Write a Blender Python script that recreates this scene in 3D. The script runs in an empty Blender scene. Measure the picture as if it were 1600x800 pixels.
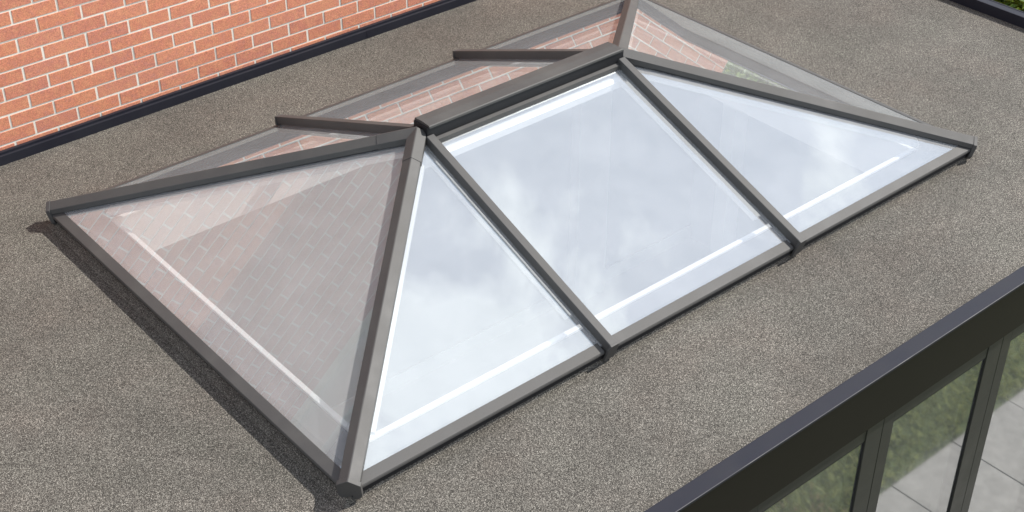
import bpy, bmesh, math, random
from mathutils import Vector, Matrix
random.seed(7)
R = math.radians
U = 2.34                      # one plan unit (the lantern's width) in metres
scene = bpy.context.scene
col = scene.collection

# ------------------------------------------------------------------ camera
cam_d = bpy.data.cameras.new("camera"); cam = bpy.data.objects.new("camera", cam_d); col.objects.link(cam)
AZ, PT, RO = 0.8688, 0.6015, -0.0011
h = Vector((math.cos(AZ)*math.cos(PT), math.sin(AZ)*math.cos(PT), -math.sin(PT)))
r0 = Vector((math.sin(AZ), -math.cos(AZ), 0)); u0 = r0.cross(h)
rr = r0*math.cos(RO)+u0*math.sin(RO); uu = u0*math.cos(RO)-r0*math.sin(RO)
m = Matrix((rr, uu, -h)).transposed().to_4x4()
m.translation = Vector((-.8003, -1.3236, 1.4534))*U
cam.matrix_world = m
cam_d.sensor_width = 36; cam_d.lens = 2212.57/1600*36
cam_d.shift_x = -2.6/1600; cam_d.shift_y = -1.7/1600
cam_d.clip_start = .05; cam_d.clip_end = 800
scene.camera = cam

# ------------------------------------------------------------------ light
SUN_EL, SUN_AZ = R(47), R(-21)            # azimuth measured from +X, towards the camera side
EXPOSURE = 0.36
sdir = Vector((math.cos(SUN_EL)*math.cos(SUN_AZ), math.cos(SUN_EL)*math.sin(SUN_AZ), math.sin(SUN_EL)))
sl_ = bpy.data.lights.new("sun", 'SUN'); sl_.energy = 5.0; sl_.angle = R(.5); sl_.color = (1, .955, .88)
so = bpy.data.objects.new("sun", sl_); col.objects.link(so)
so.rotation_euler = sdir.to_track_quat('Z', 'Y').to_euler()
w = bpy.data.worlds.new("World"); scene.world = w; w.use_nodes = True
nt = w.node_tree; nt.nodes.clear()
out = nt.nodes.new('ShaderNodeOutputWorld'); bg = nt.nodes.new('ShaderNodeBackground'); bg.inputs[1].default_value = .122
sky = nt.nodes.new('ShaderNodeTexSky'); sky.sky_type = 'NISHITA'; sky.sun_disc = False
sky.sun_elevation = SUN_EL; sky.sun_rotation = math.atan2(sdir.x, sdir.y); sky.air_density = 1.3; sky.dust_density = .4; sky.ozone_density = 2.0
tc = nt.nodes.new('ShaderNodeTexCoord'); mp = nt.nodes.new('ShaderNodeMapping'); mp.inputs['Scale'].default_value = (1, 1, 1.9); mp.inputs['Location'].default_value = (.35, .6, 0)
n1 = nt.nodes.new('ShaderNodeTexNoise'); n1.inputs['Scale'].default_value = 5.2; n1.inputs['Detail'].default_value = 12; n1.inputs['Distortion'].default_value = .25; n1.inputs['Roughness'].default_value = .56
cr = nt.nodes.new('ShaderNodeValToRGB'); cr.color_ramp.elements[0].position = .49; cr.color_ramp.elements[1].position = .58
cr.color_ramp.elements[0].color = (.27, .28, .29, 1); cr.color_ramp.elements[1].color = (1, 1, 1, 1)
mx = nt.nodes.new('ShaderNodeMix'); mx.data_type = 'RGBA'
mx.inputs[7].default_value = (9.9, 10.2, 10.7, 1)
L = nt.links.new
L(tc.outputs['Generated'], mp.inputs[0]); L(mp.outputs[0], n1.inputs[0]); L(n1.outputs[0], cr.inputs[0])
L(cr.outputs[0], mx.inputs[0]); L(sky.outputs[0], mx.inputs[6]); L(mx.outputs[2], bg.inputs[0]); L(bg.outputs[0], out.inputs[0])

vs = scene.view_settings
vs.view_transform = 'Standard'; vs.look = 'None'; vs.gamma = 1; vs.exposure = EXPOSURE; vs.use_curve_mapping = False
scene.render.engine = 'CYCLES'
scene.cycles.max_bounces = 14; scene.cycles.diffuse_bounces = 7; scene.cycles.glossy_bounces = 6
scene.cycles.transparent_max_bounces = 16; scene.cycles.transmission_bounces = 6
scene.cycles.sample_clamp_indirect = 8

# ------------------------------------------------------------------ materials
class MatB:
    def __init__(s, name):
        s.m = bpy.data.materials.new(name); s.m.use_nodes = True; s.t = s.m.node_tree
        s.b = s.t.nodes['Principled BSDF']; s.o = s.t.nodes['Material Output']
        s.tc = s.t.nodes.new('ShaderNodeTexCoord')
    def n(s, typ, **kw):
        x = s.t.nodes.new(typ)
        for k, v in kw.items():
            if k in x.inputs: x.inputs[k].default_value = v
            else: setattr(x, k, v)
        return x
    def l(s, a, b): s.t.links.new(a, b)
    def noise(s, scale, detail=4, rough=.6, coord='Object', src=None):
        x = s.n('ShaderNodeTexNoise', Scale=scale, Detail=detail, Roughness=rough)
        s.l(src if src else s.tc.outputs[coord], x.inputs['Vector']); return x.outputs['Fac']
    def ramp(s, fac, stops):
        x = s.n('ShaderNodeValToRGB'); e = x.color_ramp.elements
        while len(e) < len(stops): e.new(.5)
        for i, (p, c) in enumerate(stops):
            e[i].position = p; e[i].color = (c, c, c, 1) if isinstance(c, (int, float)) else (*c, 1)
        s.l(fac, x.inputs[0]); return x.outputs[0]
    def mix(s, fac, a, b, mode='MIX'):
        x = s.n('ShaderNodeMix', data_type='RGBA', blend_type=mode)
        for v, i in ((fac, 0), (a, 6), (b, 7)):
            if isinstance(v, (int, float)): x.inputs[i].default_value = v
            elif isinstance(v, tuple): x.inputs[i].default_value = (*v, 1)
            else: s.l(v, x.inputs[i])
        return x.outputs[2]
    def bump(s, hgt, strength, dist):
        x = s.n('ShaderNodeBump', Strength=strength, Distance=dist); s.l(hgt, x.inputs['Height']); s.l(x.outputs[0], s.b.inputs['Normal'])
    def setc(s, c):
        if isinstance(c, tuple): s.b.inputs['Base Color'].default_value = (*c, 1)
        else: s.l(c, s.b.inputs['Base Color'])
    def rough(s, v):
        if isinstance(v, (int, float)): s.b.inputs['Roughness'].default_value = v
        else: s.l(v, s.b.inputs['Roughness'])
    def spec(s, v): s.b.inputs['Specular IOR Level'].default_value = v

def mat_felt(name, k=1.0):
    M = MatB(name)
    g = M.noise(310, 2, .75, 'Object'); g2 = M.noise(95, 3, .7, 'Object')
    big = M.noise(.9, 5, .6); mid = M.noise(6, 5, .65); hue = M.noise(2.3, 4, .6)
    base = M.ramp(g, [(.34, (.013*k, .0112*k, .0092*k)), (.46, (.058*k, .052*k, .0445*k)), (.54, (.120*k, .110*k, .095*k)), (.66, (.44*k, .41*k, .362*k))])
    c2 = M.ramp(g2, [(.3, .72), (.7, 1.26)])
    c = M.mix(1.0, base, c2, 'MULTIPLY')
    c = M.mix(1.0, c, M.ramp(big, [(.32, .82), (.68, 1.16)]), 'MULTIPLY')
    c = M.mix(1.0, c, M.ramp(mid, [(.3, .9), (.7, 1.1)]), 'MULTIPLY')
    c = M.mix(1.0, c, M.ramp(hue, [(.32, (.98, 1.0, .99)), (.5, (1, 1, 1)), (.66, (1.025, .99, .98))]), 'MULTIPLY')
    # faint drips / stains with shapes of their own
    st = M.noise(1.7, 6, .72)
    c = M.mix(M.ramp(st, [(.60, 0), (.70, .22)]), c, (.07, .06, .05))
    M.setc(c); M.rough(.85); M.spec(.35)
    M.bump(g, .55, .004)
    return M.m

def mat_metal(name, colr, rough=.42, grain=.06, spec=.5, dust=.16):
    M = MatB(name)
    f = M.noise(900, 2, .6); s = M.noise(5, 4, .6)
    c = M.mix(M.ramp(f, [(.35, 0), (.65, 1)]), tuple(v*(1-grain*2) for v in colr), tuple(v*(1+grain*2) for v in colr))
    c = M.mix(M.ramp(s, [(.45, 0), (.75, dust)]), c, (.16, .15, .13))
    M.setc(c); M.rough(M.ramp(s, [(.3, rough-.06), (.7, rough+.1)])); M.spec(spec)
    M.bump(f, .12, .0006)
    return M.m

def mat_plain(name, colr, rough=.6, var=.05, scale=3, bump=0.0, bscale=150, spec=.5):
    M = MatB(name)
    f = M.noise(scale, 5, .6)
    M.setc(M.mix(f, tuple(v*(1-var) for v in colr), tuple(min(v*(1+var), .95) for v in colr)))
    M.rough(rough); M.spec(spec)
    if bump: M.bump(M.noise(bscale, 3, .6), bump, .002)
    return M.m

def mat_brick():
    M = MatB('red_brick')
    oi = M.n('ShaderNodeObjectInfo'); ge = M.n('ShaderNodeNewGeometry')
    ad = M.n('ShaderNodeMath', operation='ADD'); M.l(oi.outputs['Random'], ad.inputs[0]); M.l(ge.outputs['Random Per Island'], ad.inputs[1])
    fr = M.n('ShaderNodeMath', operation='FRACT'); M.l(ad.outputs[0], fr.inputs[0])
    pos = ge.outputs['Position']
    per = M.ramp(fr.outputs[0], [(0, (.54, .205, .122)), (.25, (.51, .185, .115)), (.45, (.56, .222, .133)), (.62, (.52, .203, .134)), (.8, (.49, .182, .120)), (1, (.55, .205, .118))])
    a = M.noise(28, 5, .7, src=pos); b = M.noise(190, 3, .7, src=pos); d = M.noise(75, 4, .7, src=pos)
    c = M.mix(M.ramp(a, [(.45, 0), (.62, .4)]), per, (.60, .30, .16))
    c = M.mix(M.ramp(a, [(.34, .4), (.47, 0)]), c, (.44, .22, .18))
    c = M.mix(1.0, c, M.ramp(b, [(.30, .62), (.70, 1.35)]), 'MULTIPLY')
    c = M.mix(M.ramp(d, [(.66, 0), (.76, .55)]), c, (.25, .11, .08))
    M.setc(c); M.rough(.85); M.spec(.3)
    M.bump(M.mix(.5, b, d), .5, .003)
    return M.m

def mat_mortar():
    M = MatB('pale_mortar')
    ge = M.n('ShaderNodeNewGeometry'); a = M.noise(60, 4, .7, src=ge.outputs['Position']); b = M.noise(3, 4, .6, src=ge.outputs['Position'])
    c = M.ramp(a, [(.3, (.66, .61, .53)), (.7, (.78, .73, .64))])
    c = M.mix(1.0, c, M.ramp(b, [(.3, .92), (.7, 1.0)]), 'MULTIPLY')
    M.setc(c); M.rough(.95); M.spec(.1); M.bump(a, .4, .002)
    return M.m

def mat_glass(name, f0, tint, painted_haze=0.0, rough=0.0, gt=(.97, .985, 1)):
    """Coated glazing: mirror-like part that grows towards grazing angles (Schlick), the rest lets light through."""
    m = bpy.data.materials.new(name); m.use_nodes = True; t = m.node_tree; t.nodes.clear()
    N = t.nodes.new; o = N('ShaderNodeOutputMaterial'); lw = N('ShaderNodeLayerWeight'); lw.inputs['Blend'].default_value = .5
    # facing = 1 - |cos| at blend .5
    pw = N('ShaderNodeMath'); pw.operation = 'POWER'; pw.inputs[1].default_value = 4.2
    mu = N('ShaderNodeMath'); mu.operation = 'MULTIPLY_ADD'; mu.inputs[1].default_value = 1-f0; mu.inputs[2].default_value = f0
    tr = N('ShaderNodeBsdfTransparent'); tr.inputs[0].default_value = (*tint, 1)
    gl = N('ShaderNodeBsdfGlossy'); gl.inputs['Roughness'].default_value = rough; gl.inputs[0].default_value = (*gt, 1)
    mxs = N('ShaderNodeMixShader')
    K = t.links.new
    K(lw.outputs['Facing'], pw.inputs[0]); K(pw.outputs[0], mu.inputs[0]); K(mu.outputs[0], mxs.inputs[0])
    K(tr.outputs[0], mxs.inputs[1]); K(gl.outputs[0], mxs.inputs[2])
    # very slight waviness of toughened glass
    tc = N('ShaderNodeTexCoord'); nz = N('ShaderNodeTexNoise'); nz.inputs['Scale'].default_value = 1.6; nz.inputs['Detail'].default_value = 1
    bp = N('ShaderNodeBump'); bp.inputs['Strength'].default_value = .015; bp.inputs['Distance'].default_value = .01
    K(tc.outputs['Object'], nz.inputs[0]); K(nz.outputs[0], bp.inputs['Height']); K(bp.outputs[0], gl.inputs['Normal'])
    if painted_haze:
        # milky white painted in for bright room and sky, under the mirror-like surface
        df = N('ShaderNodeBsdfDiffuse'); df.inputs[0].default_value = (.80, .80, .81, 1)
        m2 = N('ShaderNodeMixShader'); n2 = N('ShaderNodeTexNoise'); n2.inputs['Scale'].default_value = 5; n2.inputs['Detail'].default_value = 8; n2.inputs['Roughness'].default_value = .7
        mr = N('ShaderNodeMapRange'); mr.inputs[1].default_value = .3; mr.inputs[2].default_value = .75; mr.inputs[3].default_value = painted_haze*.88; mr.inputs[4].default_value = painted_haze*1.15
        K(tc.outputs['Object'], n2.inputs[0]); K(n2.outputs[0], mr.inputs[0]); K(mr.outputs[0], m2.inputs[0])
        K(tr.outputs[0], m2.inputs[1]); K(df.outputs[0], m2.inputs[2]); K(m2.outputs[0], mxs.inputs[1])
    last = mxs.outputs[0]
    K(last, o.inputs[0])
    return m

def mat_leaf(name, c1, c2):
    M = MatB(name)
    ge = M.n('ShaderNodeNewGeometry')
    c = M.mix(ge.outputs['Random Per Island'], c1, c2)
    M.setc(c); M.rough(.45); M.spec(.4)
    tl = M.n('ShaderNodeBsdfTranslucent'); M.l(c, tl.inputs[0]); mxs = M.n('ShaderNodeMixShader', Fac=.35)
    mxs.inputs[0].default_value = .35
    M.l(M.b.outputs[0], mxs.inputs[1]); M.l(tl.outputs[0], mxs.inputs[2]); M.l(mxs.outputs[0], M.o.inputs[0])
    return M.m

FELT = mat_felt('mineral_felt', .74); KERBFELT = mat_felt('kerb_felt', .75)
BAR = mat_metal('grey_powder_coat', (.060, .058, .057), .56, .10, .35)
BLACK = mat_plain('black_rubber_and_shade', (.012, .012, .014), .6, spec=.3)  # rubber gaskets; also paints shade under ridge cap and eave
DARK = mat_metal('anthracite_trim', (.0125, .013, .0205), .5, .05, .30, .02)
FASC = mat_plain('dark_bronze_fascia', (.0075, .0065, .0050), .5, .15, 1.5, spec=.2)
DOORM = mat_metal('dark_door_aluminium', (.017, .0175, .0165), .42, .05, .5, .04)
BRICK = mat_brick(); MORTAR = mat_mortar()
LEDGE = mat_plain('grey_ledge', (.07, .072, .08), .6)
WHITE = mat_plain('white_upvc', (.86, .86, .85), .35)
PLASTER = mat_plain('white_plaster', (.86, .86, .85), .8, .02)
FLOORM = mat_plain('pale_floor', (.66, .65, .62), .5, .06, 2)
GLASS = mat_glass('coated_roof_glass', .235, (.98, .985, .99), .29, 0, (.82, .94, 1))
GLASSB = mat_glass('inner_glass_face', .08, (.97, .98, .98))
DGLASS = mat_glass('door_glass', .36, (.6, .61, .59), .09, .04)

# ------------------------------------------------------------------ mesh helpers (coordinates in plan units)
def V(p): return Vector(p)*U
def link(name, bm, mat, parent=None, bevel=0, seg=2, smooth=False, recalc=True):
    if recalc: bmesh.ops.recalc_face_normals(bm, faces=bm.faces)
    me = bpy.data.meshes.new(name); bm.to_mesh(me); bm.free()
    for mm in (mat if isinstance(mat, (list, tuple)) else [mat]): me.materials.append(mm)
    o = bpy.data.objects.new(name, me); col.objects.link(o)
    if parent: o.parent = parent
    if bevel:
        b = o.modifiers.new('bevel', 'BEVEL'); b.width = bevel; b.segments = seg; b.limit_method = 'ANGLE'; b.angle_limit = R(25)
        b.harden_normals = False
    if smooth:
        for p in me.polygons: p.use_smooth = True
    return o
def box(bm, x0, x1, y0, y1, z0, z1):
    vs = [bm.verts.new(V(p)) for p in ((x0,y0,z0),(x1,y0,z0),(x1,y1,z0),(x0,y1,z0),(x0,y0,z1),(x1,y0,z1),(x1,y1,z1),(x0,y1,z1))]
    for f in ((0,3,2,1),(4,5,6,7),(0,1,5,4),(1,2,6,5),(2,3,7,6),(3,0,4,7)): bm.faces.new([vs[i] for i in f])
def sweep(bm, p0, p1, prof, up=(0,0,1), s0=None, s1=None):
    """Extrude a (side, up) profile from p0 to p1; the 'up' axis is square to the run."""
    p0 = Vector(p0); p1 = Vector(p1); d = (p1-p0).normalized(); side = d.cross(Vector(up)).normalized(); n = side.cross(d).normalized()
    a = [bm.verts.new((p0+side*s+n*t)*U) for s, t in prof]; b = [bm.verts.new((p1+side*s+n*t)*U) for s, t in prof]
    k = len(prof)
    for i in range(k): bm.faces.new((a[i], a[(i+1)%k], b[(i+1)%k], b[i]))
    bm.faces.new(a[::-1]); bm.faces.new(b)
def slab(bm, pts, thick, nrm):
    """Solid from a flat polygon, thickened against nrm."""
    nrm = Vector(nrm).normalized()
    a = [bm.verts.new(V(p)) for p in pts]; b = [bm.verts.new((Vector(p)-nrm*thick)*U) for p in pts]
    k = len(pts); fs = [bm.faces.new(a), bm.faces.new(b[::-1])]
    for i in range(k): fs.append(bm.faces.new((a[i], b[i], b[(i+1)%k], a[(i+1)%k])))
    return fs
def empty(name, loc=(0,0,0)):
    o = bpy.data.objects.new(name, None); col.objects.link(o); o.location = (0,0,0); o.empty_display_size = .2
    return o
def tag(o, label=None, cat=None, group=None, kind=None):
    for k, v in (('label', label), ('category', cat), ('group', group), ('kind', kind)):
        if v: o[k] = v
    return o

# ------------------------------------------------------------------ ground, patio
LZ = 1.5620                      # lantern length
ZR = -.045                       # roof surface
ZG = -1.12                       # outside ground
bm = bmesh.new(); S = 60
vsx = [bm.verts.new((x, y, (ZG-.004)*U)) for x, y in ((-S,-S),(S,-S),(S,S),(-S,S))]; bm.faces.new(vsx)
M = MatB('lawn_soil'); a = M.noise(2, 5, .7); b = M.noise(40, 4, .7)
M.setc(M.mix(1.0, M.ramp(a, [(.3, (.045, .065, .018)), (.7, (.085, .11, .03))]), M.ramp(b, [(.3, .6), (.7, 1.3)]), 'MULTIPLY')); M.rough(.95)
tag(link('ground', bm, M.m), kind='structure')

XL, XR_, YF, YB = -1.30, 2.186, -.310, 1.273
PAV = mat_plain('grey_paving', (.25, .24, .225), .8, .5, 14, .6, 120)
bm = bmesh.new(); box(bm, -1.6, 2.75, -.732, -.31, ZG-.05, ZG-.004+.010)
patio = tag(link('patio', bm, mat_plain('paving_bed', (.12, .115, .10), .95)), kind='structure')
sw, sh = .262, .395
n = 0
for j in range(1):
    for i in range(-12, 5):
        bm = bmesh.new(); x0 = 1.675+i*sw; y0 = -.730+j*sh
        dz = random.uniform(-.0008, .0008)
        box(bm, x0+.0013, x0+sw-.0013, y0+.0013, y0+sh-.0013, ZG-.002, ZG+.010+dz)
        link('paving_slab', bm, PAV, patio, bevel=.004)

# lawn and planting seen in the door glass
def blades(name, mat, cnt, x0, x1, y0, y1, hmin, hmax, wd):
    vsl, fs = [], []
    for i in range(cnt):
        x = random.uniform(x0, x1); y = random.uniform(y0, y1); hh = random.uniform(hmin, hmax); a = random.uniform(0, 6.28)
        cx, cy = math.cos(a)*wd, math.sin(a)*wd; lx, ly = random.gauss(0, .4)*hh, random.gauss(0, .4)*hh
        k = len(vsl)
        vsl += [V((x-cx, y-cy, ZG)), V((x+cx, y+cy, ZG)), V((x+lx*.4+cx*.8, y+ly*.4+cy*.8, ZG+hh*.6)), V((x+lx*.4-cx*.8, y+ly*.4-cy*.8, ZG+hh*.6)), V((x+lx, y+ly, ZG+hh))]
        fs += [(k, k+1, k+2, k+3), (k+3, k+2, k+4)]
    me = bpy.data.meshes.new(name); me.from_pydata(vsl, [], fs); me.materials.append(mat)
    o = bpy.data.objects.new(name, me); col.objects.link(o); return o
GRASS = mat_leaf('grass_blades', (.10, .13, .04), (.42, .44, .18))
DRY = mat_leaf('dry_stems', (.16, .11, .06), (.42, .33, .20))
tag(blades('dry_ground_cover', DRY, 14000, -1.0, 1.52, -2.3, -.745, .006, .034, .0042), 'brownish dry ground cover mixed into the grass at the left end', 'ground cover', kind='stuff')
tag(blades('grass', GRASS, 60000, -1.0, 4.2, -2.3, -.74, .006, .030, .0042), 'rough green grass and low plants growing beside the paved patio', 'grass', kind='stuff')

# ------------------------------------------------------------------ house wall
YW = 1.288; CO = .0312; BL = .0962; ZB0 = .177      # bed joint level and phases read off the wall
joint = .0041
house = empty('brick_house'); tag(house, 'red brick house wall with pale mortar joints rising above the flat roof', 'house')
WX0, WX1, WZ0, WZ1 = -1.55, .106+BL*24.5, ZG, 1.235
bm = bmesh.new(); box(bm, WX0, WX1, YW+.0009, YW+.75, WZ0, WZ1)
link('mortar_bed', bm, MORTAR, house)
def brick_mesh(k):
    bm = bmesh.new(); rnd = random.Random(k)
    hx, hz = (BL-.0050)/2, (CO-joint)/2
    jx = rnd.uniform(-.0004, .0004)
    box(bm, -hx+jx, hx, 0, .044, -hz, hz+rnd.uniform(-.0003, .0003))
    bmesh.ops.bevel(bm, geom=[e for e in bm.edges if all(v.co.y < .001 for v in e.verts)], offset=.0012, segments=1, affect='EDGES')
    bmesh.ops.recalc_face_normals(bm, faces=bm.faces)
    me = bpy.data.meshes.new('brick'); bm.to_mesh(me); bm.free(); me.materials.append(BRICK); return me
BM_ = [brick_mesh(k) for k in range(6)]
def proj(p):
    q = cam.matrix_world.inverted() @ V(p); 
    if q.z > -.1: return (-9999, -9999)
    return 802.6+2212.57*q.x/-q.z, 398.3-2212.57*q.y/-q.z
cells = []
row = -40
for row in range(-34, 34):
    zc = ZB0 + CO*row + CO/2
    if zc-CO/2 < -.06 or zc+CO/2 > WZ1: continue
    ph = .106 + (BL/2 if row % 2 else 0)
    for i in range(-18, 26):
        x0 = ph + BL*i; xc = x0+BL/2
        if x0 < WX0 or x0 > WX1-.01: continue
        px, py = proj((xc, YW, zc)); vis = (-50 < px < 1650 and -30 < py < 830)
        refl = (zc < .16 and .35 < xc < 2.36)
        score = (0 if vis else 1 if refl else 2, zc if refl else (px-800)**2+(py-400)**2)
        cells.append((score, xc, zc, x0))
cells.sort()
rest = []
for k, (s, xc, zc, x0) in enumerate(cells):
    if k < 295 and x0+BL < WX1+.01:
        o = bpy.data.objects.new('brick', random.choice(BM_)); col.objects.link(o); o.parent = house
        o.location = V((xc, YW+random.uniform(-.0005, .0005), zc)); o.rotation_euler = (0, random.uniform(-.003, .003), 0)
    else: rest.append((xc, zc))
bm = bmesh.new()
for xc, zc in rest:
    hx, hz = (BL-.0050)/2, (CO-joint)/2; d = random.uniform(-.0005, .0005)
    box(bm, max(xc-hx, WX0), min(xc+hx, WX1-.001), YW+d, YW+.044, zc-hz, zc+hz)
tag(link('brickwork', bm, BRICK, house, recalc=False), kind='stuff')
bm = bmesh.new(); box(bm, WX0-.05, WX1+.05, YW-.12, YW+.80, WZ1, WZ1+.03); link('soffit_board', bm, WHITE, house)
bm = bmesh.new(); sweep(bm, (WX0-.06, YW-.15, WZ1+.035), (WX1+.06, YW-.15, WZ1+.035), [(math.cos(a)*.026, math.sin(a)*.026) for a in [R(t) for t in range(180, 361, 20)]]); link('gutter', bm, DARK, house)
bm = bmesh.new(); sweep(bm, (WX0-.08, YW-.14, WZ1+.04), (WX0-.08, YW+.85, WZ1+.62), [(0, 0), (WX1-WX0+.16, 0), (WX1-WX0+.16, .03), (0, .03)]); link('roof', bm, mat_plain('brown_roof_tiles', (.12, .08, .06), .9, .3, 14), house)

# ------------------------------------------------------------------ flat-roofed extension
ext = empty('flat_roof_extension'); tag(ext, 'single storey extension with grey mineral felt flat roof and dark edge trims', 'building')
ix0, ix1, iy0, iy1 = .092, LZ-.092, .090, .910
def ring(bm, X0, X1, Y0, Y1, a0, a1, b0, b1, z0, z1):
    box(bm, X0, a0, Y0, Y1, z0, z1); box(bm, a1, X1, Y0, Y1, z0, z1)
    box(bm, a0, a1, Y0, b0, z0, z1); box(bm, a0, a1, b1, Y1, z0, z1)
# felt sheet with an opening
bm = bmesh.new()
def qsheet(bm, pts): bm.faces.new([bm.verts.new(V(p)) for p in pts])
o4 = [(XL, YF), (XR_, YF), (XR_, YB+.012), (XL, YB+.012)]; i4 = [(.02, .02), (LZ-.02, .02), (LZ-.02, .98), (.02, .98)]
for k in range(4):
    a, b, c, d = o4[k], o4[(k+1) % 4], i4[(k+1) % 4], i4[k]
    slab(bm, [(*a, ZR), (*b, ZR), (*c, ZR), (*d, ZR)], .004, (0, 0, 1))
link('felt_covering', bm, FELT, ext)
ZC = -.128
bm = bmesh.new(); ring(bm, XL, XR_, YF, YB+.012, ix0-.012, ix1+.012, iy0-.012, iy1+.012, ZC, ZR-.006); link('roof_deck', bm, PLASTER, ext)
bm = bmesh.new()     # plaster reveal lining under the lantern
t_ = .008
box(bm, ix0-t_, ix0, iy0-t_, iy1+t_, ZC-.002, -.033); box(bm, ix1, ix1+t_, iy0-t_, iy1+t_, ZC-.002, -.033)
box(bm, ix0, ix1, iy0-t_, iy0, ZC-.002, -.033); box(bm, ix0, ix1, iy1, iy1+t_, ZC-.002, -.033)
link('reveal', bm, PLASTER, ext)
# edge trims
bm = bmesh.new(); box(bm, XL, XR_, 1.273, 1.2865, ZR-.01, -.024); link('wall_trim', bm, DARK, ext, bevel=.002)
bm = bmesh.new(); box(bm, .935, .955, 1.2722, 1.2790, -.0445, -.0236); box(bm, -.33, -.31, 1.2722, 1.2790, -.0445, -.0236); link('trim_joint_cover', bm, DARK, ext, bevel=.0008)
bm = bmesh.new(); box(bm, XL, XR_+.006, 1.2795, 1.2872, -.0238, -.0185); link('wall_trim_lip', bm, DARK, ext, bevel=.001)
bm = bmesh.new(); box(bm, 2.186, 2.213, -.338, 1.30, ZR-.02, -.018); box(bm, 2.209, 2.214, -.338, 1.30, ZR-.10, -.017)
link('side_trim', bm, DARK, ext, bevel=.003)
bm = bmesh.new(); box(bm, XL-.027, XL, -.338, 1.30, ZR-.02, -.018); link('side_trim', bm, DARK, ext, bevel=.003)
bm = bmesh.new(); box(bm, XL, 2.186, -.3350, -.303, -.0352, -.030); link('front_trim', bm, DARK, ext, bevel=.003)
bm = bmesh.new(); box(bm, XL-.02, 2.206, -.333, -.305, -.143, -.036); link('fascia', bm, FASC, ext)
bm = bmesh.new(); box(bm, 2.188, 2.2085, -.333, 1.30, -.143, -.036); link('fascia', bm, FASC, ext)
# side walls, inner room
BW = mat_plain('rendered_side_wall', (.55, .25, .15), .9, .15, 8)
bm = bmesh.new(); box(bm, 2.13, 2.187, -.30, 1.30, ZG-.02, ZC-.002); link('side_wall', bm, BW, ext)
bm = bmesh.new(); box(bm, XL, XL+.05, -.30, 1.30, ZG-.02, ZC-.002); link('side_wall', bm, BW, ext)
bm = bmesh.new()
box(bm, 2.121, 2.129, -.27, 1.25, ZG, ZC-.003); box(bm, XL+.051, XL+.06, -.27, 1.25, ZG, ZC-.003); box(bm, XL+.06, 2.121, 1.245, 1.285, ZG, ZC-.003)
link('inner_wall', bm, mat_plain('room_paint', (.50, .515, .54), .8, .02), ext)
bm = bmesh.new(); box(bm, 2.06, 2.1205, 1.05, 1.10, ZG+.004, ZC-.004); link('wall_pier', bm, WHITE, ext, bevel=.004)
bm = bmesh.new(); box(bm, 1.585, 1.705, 1.205, 1.244, ZG, ZC-.004); link('wall_pier', bm, WHITE, ext, bevel=.004)
bm = bmesh.new(); box(bm, XL+.06, 2.121, 1.238, 1.2445, ZG, ZG+.05); link('skirting_board', bm, WHITE, ext)
bm = bmesh.new(); box(bm, XL+.05, 2.13, -.30, 1.25, ZG-.02, ZG+.004); link('floor', bm, FLOORM, ext)

# ------------------------------------------------------------------ glazed doors
door = empty('glazed_door_wall'); tag(door, 'dark framed sliding glass doors under the fascia reflecting grass and paving', 'door')
YD = -.322; seams = [.883+.355*k for k in range(-6, 4)]
ZD0, ZD1 = ZG+.02, -.143
for k in range(len(seams)-1):
    a, b = seams[k], seams[k+1]
    if b > 2.2: b = 2.185
    if a < XL+.02: a = XL+.02
    if b-a < .08: continue
    bm = bmesh.new(); g = .0012
    box(bm, a+g, a+.031, YD, YD+.030, ZD0, ZD1); box(bm, b-.047, b-g, YD-.001, YD+.030, ZD0, ZD1)
    box(bm, a+.031, b-.047, YD+.0005, YD+.029, ZD1-.042, ZD1); box(bm, a+.031, b-.047, YD+.0005, YD+.029, ZD0, ZD0+.05)
    dl = link('door_leaf', bm, DOORM, door, bevel=.0025)
    bm = bmesh.new(); f = slab(bm, [(a+.029, YD+.003, ZD0+.045), (b-.045, YD+.003, ZD0+.045), (b-.045, YD+.003, ZD1-.038), (a+.029, YD+.003, ZD1-.038)], .010, (0, -1, 0))
    link('glass_pane', bm, DGLASS, dl)
    bm = bmesh.new(); gx0, gx1, gz0, gz1 = a+.031, b-.047, ZD0+.05, ZD1-.042; e = .0025
    box(bm, gx0, gx0+e, YD+.001, YD+.0028, gz0, gz1); box(bm, gx1-e, gx1, YD+.001, YD+.0028, gz0, gz1); box(bm, gx0+e, gx1-e, YD+.001, YD+.0028, gz1-e, gz1)
    link('gasket', bm, BLACK, dl)
bm = bmesh.new(); box(bm, XL+.01, 2.186, YD-.012, YD+.04, ZG-.01, ZD0-.002); link('threshold', bm, DOORM, door)

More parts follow.
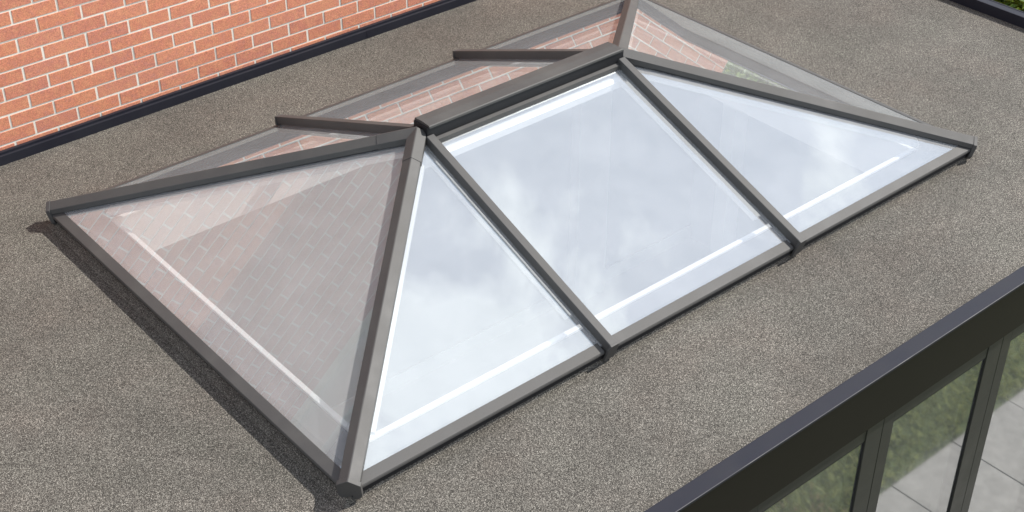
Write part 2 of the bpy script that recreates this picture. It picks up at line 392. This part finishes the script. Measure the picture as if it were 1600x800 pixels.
# ------------------------------------------------------------------ roof lantern
lan = empty('roof_lantern'); tag(lan, 'grey framed hipped glass roof lantern standing on the felt flat roof', 'roof lantern')
A1, A2 = .5138, 1.0163; HZ = .1957
HG = .174; Z0 = -.014; SL = (HG-Z0)/.5
def zn(y): return Z0+SL*y
SLX1 = (HG-Z0)/A1; SLX2 = (HG-Z0)/(LZ-A2)
P1, P2 = (A1, .5), (A2, .5)
RX = (A1+.0118, A2-.0118)
nN, nB = (0, -SL, 1), (0, SL, 1); nL = (-SLX1, 0, 1); nR = (SLX2, 0, 1)
def zb(y): return Z0+SL*(1-y)
panes = [
 ([(.012, .006), (RX[0]-.006, .006), (RX[0]-.006, .488)], zn, nN),
 ([(RX[0]+.006, .006), (RX[1]-.006, .006), (RX[1]-.006, .488), (RX[0]+.006, .488)], zn, nN),
 ([(RX[1]+.006, .006), (LZ-.012, .006), (RX[1]+.006, .488)], zn, nN),
 ([(.012, .994), (RX[0]-.006, .512), (RX[0]-.006, .994)], zb, nB),
 ([(RX[0]+.006, .994), (RX[0]+.006, .512), (RX[1]-.006, .512), (RX[1]-.006, .994)], zb, nB),
 ([(RX[1]+.006, .994), (RX[1]+.006, .512), (LZ-.012, .994)], zb, nB)]
for pts, zf, nn in panes:
    bm = bmesh.new(); slab(bm, [(x, y, zf(y)) for x, y in pts], .011, nn)
    for f in bm.faces: f.material_index = 1
    bm.faces.ensure_lookup_table(); bm.faces[0].material_index = 0
    link('glass_pane', bm, [GLASS, GLASSB], lan)
for pts, nn in (([(.006, .012), (A1-.006, .5), (.006, .988)], nL), ([(LZ-.006, .012), (LZ-.006, .988), (A2+.006, .5)], nR)):
    bm = bmesh.new()
    slab(bm, [(x, y, Z0+(SLX1*x if nn is nL else SLX2*(LZ-x))) for x, y in pts], .011, nn)
    for f in bm.faces: f.material_index = 1
    bm.faces.ensure_lookup_table(); bm.faces[0].material_index = 0
    link('glass_pane', bm, [GLASS, GLASSB], lan)
# hips
HP = [(-.0162, -.0205), (-.0162, -.0102), (-.0010, 0), (.0010, 0), (.0162, -.0102), (.0162, -.0205)]
HPS = [(-.0172, -.0210), (-.0172, -.0097), (-.0010, .001), (.0010, .001), (.0172, -.0097), (.0172, -.0210)]
HG_ = [(-.0125, -.028), (-.0125, -.019), (.0125, -.019), (.0125, -.028)]
HEND = [(-.0125, -.046), (-.0185, -.037), (-.0185, -.0102), (-.0010, .0010), (.0010, .0010), (.0185, -.0102), (.0185, -.037), (.0125, -.046)]
LIN = [(-.0185, -.046), (-.0185, -.0385), (.0185, -.0385), (.0185, -.046)]
zc_ = .0056
for (cx, cy), (ax, ay) in (((0, 0), P1), ((0, 1), P1), ((LZ, 0), P2), ((LZ, 1), P2)):
    c = Vector((cx, cy, zc_)); a = Vector((ax, ay, HZ)); d = (a-c).normalized()
    bm = bmesh.new(); sweep(bm, a-d*.02, c, HP); hb = link('hip_bar', bm, BAR, lan, bevel=.0016)
    bm = bmesh.new(); sweep(bm, c+d*.003, c-d*.005, HEND); link('end_cap', bm, BAR, hb, bevel=.0016)
    bm = bmesh.new(); sweep(bm, a-d*.02, c-d*.003, HG_); link('gasket', bm, BLACK, hb)
    bm = bmesh.new(); sweep(bm, a-d*.001, a-d*.078, HPS); link('hip_sleeve', bm, BAR, hb, bevel=.0012)
    bm = bmesh.new(); sweep(bm, a-d*.03, c+d*.11, LIN); link('hip_lining', bm, WHITE, lan)
# ridge
RP = [(-.0225, -.0055), (-.0225, -.001), (-.021, .0005), (0, .002), (.021, .0005), (.0225, -.001), (.0225, -.0055)]
bm = bmesh.new(); sweep(bm, (A1+.011, .5, HZ+.0065), (A2-.009, .5, HZ+.0065), RP); link('ridge_bar', bm, BAR, lan, bevel=.0015)
bm = bmesh.new(); sweep(bm, (A1+.0075, .5, HZ), (A2-.0055, .5, HZ), [(-.0205, -.021), (-.0205, .003), (.0205, .003), (.0205, -.021)]); link('ridge_side_shade', bm, BLACK, lan)  # black core, paints the ridge side as shaded and fills the end gap
bm = bmesh.new(); sweep(bm, (A1+.0075, .5, HZ), (A2-.0055, .5, HZ), [(-.0285, -.034), (-.0285, -.0225), (-.0215, -.0205), (.0215, -.0205), (.0285, -.0225), (.0285, -.034)]); link('ridge_flange', bm, BAR, lan)
bm = bmesh.new(); sweep(bm, (A1-.02, .5, HZ-.045), (A2+.02, .5, HZ-.045), [(-.039, -.020), (-.039, -.006), (-.031, 0), (.031, 0), (.039, -.006), (.039, -.020)]); link('ridge_lining', bm, WHITE, lan, bevel=.002)
# rafters
RW, RH = .0085, .0255
RPF = [(-RW, -RH), (-RW, -.0015), (-RW+.001, 0), (RW-.001, 0), (RW, -.0015), (RW, -RH)]
for x in RX:
    for s in (0, 1):
        yy = (lambda v: v if s == 0 else 1-v)
        zt = .0+.0136*0
        lo = Vector((x, yy(-.0136), .0)); hi = Vector((x, yy(.4775), (.4775+.0136)*SL))
        d = (hi-lo).normalized()
        bm = bmesh.new(); sweep(bm, hi, lo, RPF); rb = link('rafter_bar', bm, BAR, lan, bevel=.0014)
        bm = bmesh.new(); sweep(bm, lo+d*.0005, lo-d*.004, [(-.0115, -.040), (-.0115, -.012), (-.009, .0005), (.009, .0005), (.0115, -.012), (.0115, -.040)]); link('end_cap', bm, BAR, rb, bevel=.0014)
        bm = bmesh.new(); sweep(bm, hi, lo+d*.10, [(-.0115, -.046), (-.0115, -.0385), (.0115, -.0385), (.0115, -.046)]); link('rafter_lining', bm, WHITE, lan)
# eave bars: sloping top flange, front face, black shade band set below
def eave(p0, p1, out_, slope):
    # p0,p1 on the eave line (plan), out_ = outward unit vector in plan
    o_ = Vector((*out_, 0))
    def sec(p):
        b = Vector((*p, 0)); z = lambda t: Z0-slope*t     # t outwards
        return [b+o_*(-.013)+Vector((0,0,z(-.013)+.0012)), b+o_*(.0045)+Vector((0,0,z(.0045)+.0012)), b+o_*(.0055)+Vector((0,0,z(.0055)-.0008)),
                b+o_*(.0055)+Vector((0,0,-.0205)), b+o_*(.001)+Vector((0,0,-.0205)), b+o_*(.001)+Vector((0,0,-.0195)), b+o_*(-.013)+Vector((0,0,-.018))]
    bm = bmesh.new(); A = [bm.verts.new(v*U) for v in sec(p0)]; B = [bm.verts.new(v*U) for v in sec(p1)]; k = len(A)
    for i in range(k): bm.faces.new((A[i], A[(i+1)%k], B[(i+1)%k], B[i]))
    bm.faces.new(A[::-1]); bm.faces.new(B)
    return link('eave_bar', bm, BAR, lan, bevel=.001)
g = .0125
for yb, o_ in ((0, (0, -1)), (1, (0, 1))):
    eave((.010, yb), (RX[0]-g, yb), o_, SL); eave((RX[0]+g, yb), (RX[1]-g, yb), o_, SL); eave((RX[1]+g, yb), (LZ-.010, yb), o_, SL)
eave((0, .010), (0, .990), (-1, 0), SLX1); eave((LZ, .010), (LZ, .990), (1, 0), SLX2)
# base frame painted black for the shaded gap under the eave; felt kerb
bm = bmesh.new(); ring(bm, .0050, LZ-.0050, .0006, .9988, .03, LZ-.03, .03, .97, -.0345, -.0207); link('base_shade_frame', bm, BLACK, lan)
bm = bmesh.new()
o_, i_ = -.006, .005
zs = (ZR+.0005, -.0342)
oc = [(-.013, .0005), (LZ-o_, .0005), (LZ-o_, 1-o_), (-.013, 1-o_)]; ic = [(.001, .0045), (LZ-i_, .0045), (LZ-i_, 1-i_), (.001, 1-i_)]; jc = [(.05, .05), (LZ-.05, .05), (LZ-.05, .95), (.05, .95)]
vo = [bm.verts.new(V((*p, zs[0]))) for p in oc]; vi = [bm.verts.new(V((*p, zs[1]))) for p in ic]; vj = [bm.verts.new(V((*p, zs[1]))) for p in jc]; vk = [bm.verts.new(V((*p, zs[0]))) for p in jc]
for k in range(4):
    q = (k+1) % 4
    bm.faces.new((vo[k], vo[q], vi[q], vi[k])); bm.faces.new((vi[k], vi[q], vj[q], vj[k])); bm.faces.new((vj[k], vj[q], vk[q], vk[k]))
link('felt_kerb', bm, KERBFELT, lan)
# white inner ledge and its bead
bm = bmesh.new(); ring(bm, .004, LZ-.004, .004, .996, ix0-.009, ix1+.009, iy0-.009, iy1+.009, -.0335, -.0315); link('inner_ledge', bm, LEDGE, lan)
bm = bmesh.new()
b0, b1, e = -.0315, -.0265, .010
for p, q in (((ix0-e, iy0-e), (ix0, iy1+e)), ((ix1, iy0-e), (ix1+e, iy1+e)), ((ix0, iy0-e), (ix1, iy0)), ((ix0, iy1), (ix1, iy1+e))):
    box(bm, p[0], q[0], p[1], q[1], b0-.004, b1)
link('inner_bead', bm, WHITE, lan, bevel=.004)

# ------------------------------------------------------------------ trees
LEAF = mat_leaf('bright_leaves', (.07, .13, .016), (.26, .34, .05)); BARK = mat_plain('bark', (.10, .08, .06), .9, .3, 20)
def crown_mesh(seed, n, rad):
    rnd = random.Random(seed); vsl, fs = [], []
    cl = []
    for i in range(60):
        v = Vector((rnd.gauss(0, 1), rnd.gauss(0, 1), rnd.gauss(0, 1))).normalized()*rad*rnd.uniform(.35, 1.0); v.z *= .85; cl.append((v, rnd.uniform(.10, .24)*rad*1.3))
    for i in range(n):
        c, cr_ = rnd.choice(cl)
        p = c+Vector((rnd.gauss(0, 1), rnd.gauss(0, 1), rnd.gauss(0, 1)))*cr_*.55
        d = Vector((rnd.gauss(0, 1), rnd.gauss(0, 1), rnd.gauss(-.1, .6))).normalized(); s = d.cross(Vector((rnd.gauss(0,.3), rnd.gauss(0,.3), 1))).normalized()
        ln = rnd.uniform(.05, .10); wd = ln*.28; n_ = d.cross(s)
        k = len(vsl); vsl += [p, p+d*ln*.45+s*wd-n_*wd*.3, p+d*ln, p+d*ln*.45-s*wd-n_*wd*.3, p+d*ln*.5]
        fs += [(k, k+1, k+4), (k+1, k+2, k+4), (k+2, k+3, k+4), (k+3, k, k+4)]
    me = bpy.data.meshes.new('crown'); me.from_pydata(vsl, [], fs); me.materials.append(LEAF); return me
crowns = [crown_mesh(3, 15000, 1.05), crown_mesh(5, 15000, 1.05)]
def tree(x, y, zc2, k, sc, label):
    t = empty('garden_tree'); t.location = V((x, y, ZG)); tag(t, label, 'tree', 'garden trees beyond the extension')
    H = (zc2-ZG)*U
    bm = bmesh.new(); rnd = random.Random(k)
    def limb(p, q, r1, r2):
        p = Vector(p)/U; q = Vector(q)/U; d = (q-p).normalized(); s = d.orthogonal().normalized(); n_ = s.cross(d)
        A = [bm.verts.new((p+(s*math.cos(t)+n_*math.sin(t))*r1)*U) for t in [i*math.pi/4 for i in range(8)]]
        B = [bm.verts.new((q+(s*math.cos(t)+n_*math.sin(t))*r2)*U) for t in [i*math.pi/4 for i in range(8)]]
        for i in range(8): bm.faces.new((A[i], A[(i+1)%8], B[(i+1)%8], B[i]))
    limb((0, 0, 0), (.05, .03, H*.7), .045, .03)
    for i in range(7):
        a = i*.9; limb((.04, .02, H*(.4+.04*i)), (math.cos(a)*.7*sc, math.sin(a)*.7*sc, H+rnd.uniform(-.4, .5)), .02, .006)
    link('trunk', bm, BARK, t)
    c = bpy.data.objects.new('crown', crowns[k % 2]); col.objects.link(c); c.parent = t; c.location = (0, 0, H); c.scale = (sc, sc, sc); c.rotation_euler = (0, 0, k*1.3)
tree(2.98, .84, -.42, 0, 1.0, 'bright green leafy tree just beyond the roof corner trim')
tree(3.15, 1.75, -.30, 1, 1.1, 'green tree past the end of the brick wall, seen in the right hand glass')
tree(3.9, 1.15, -.35, 2, 1.1, 'green tree behind the leafy one at the roof corner')
tree(4.2, 2.3, -.1, 3, 1.3, 'farthest green tree beyond the end of the brick wall')
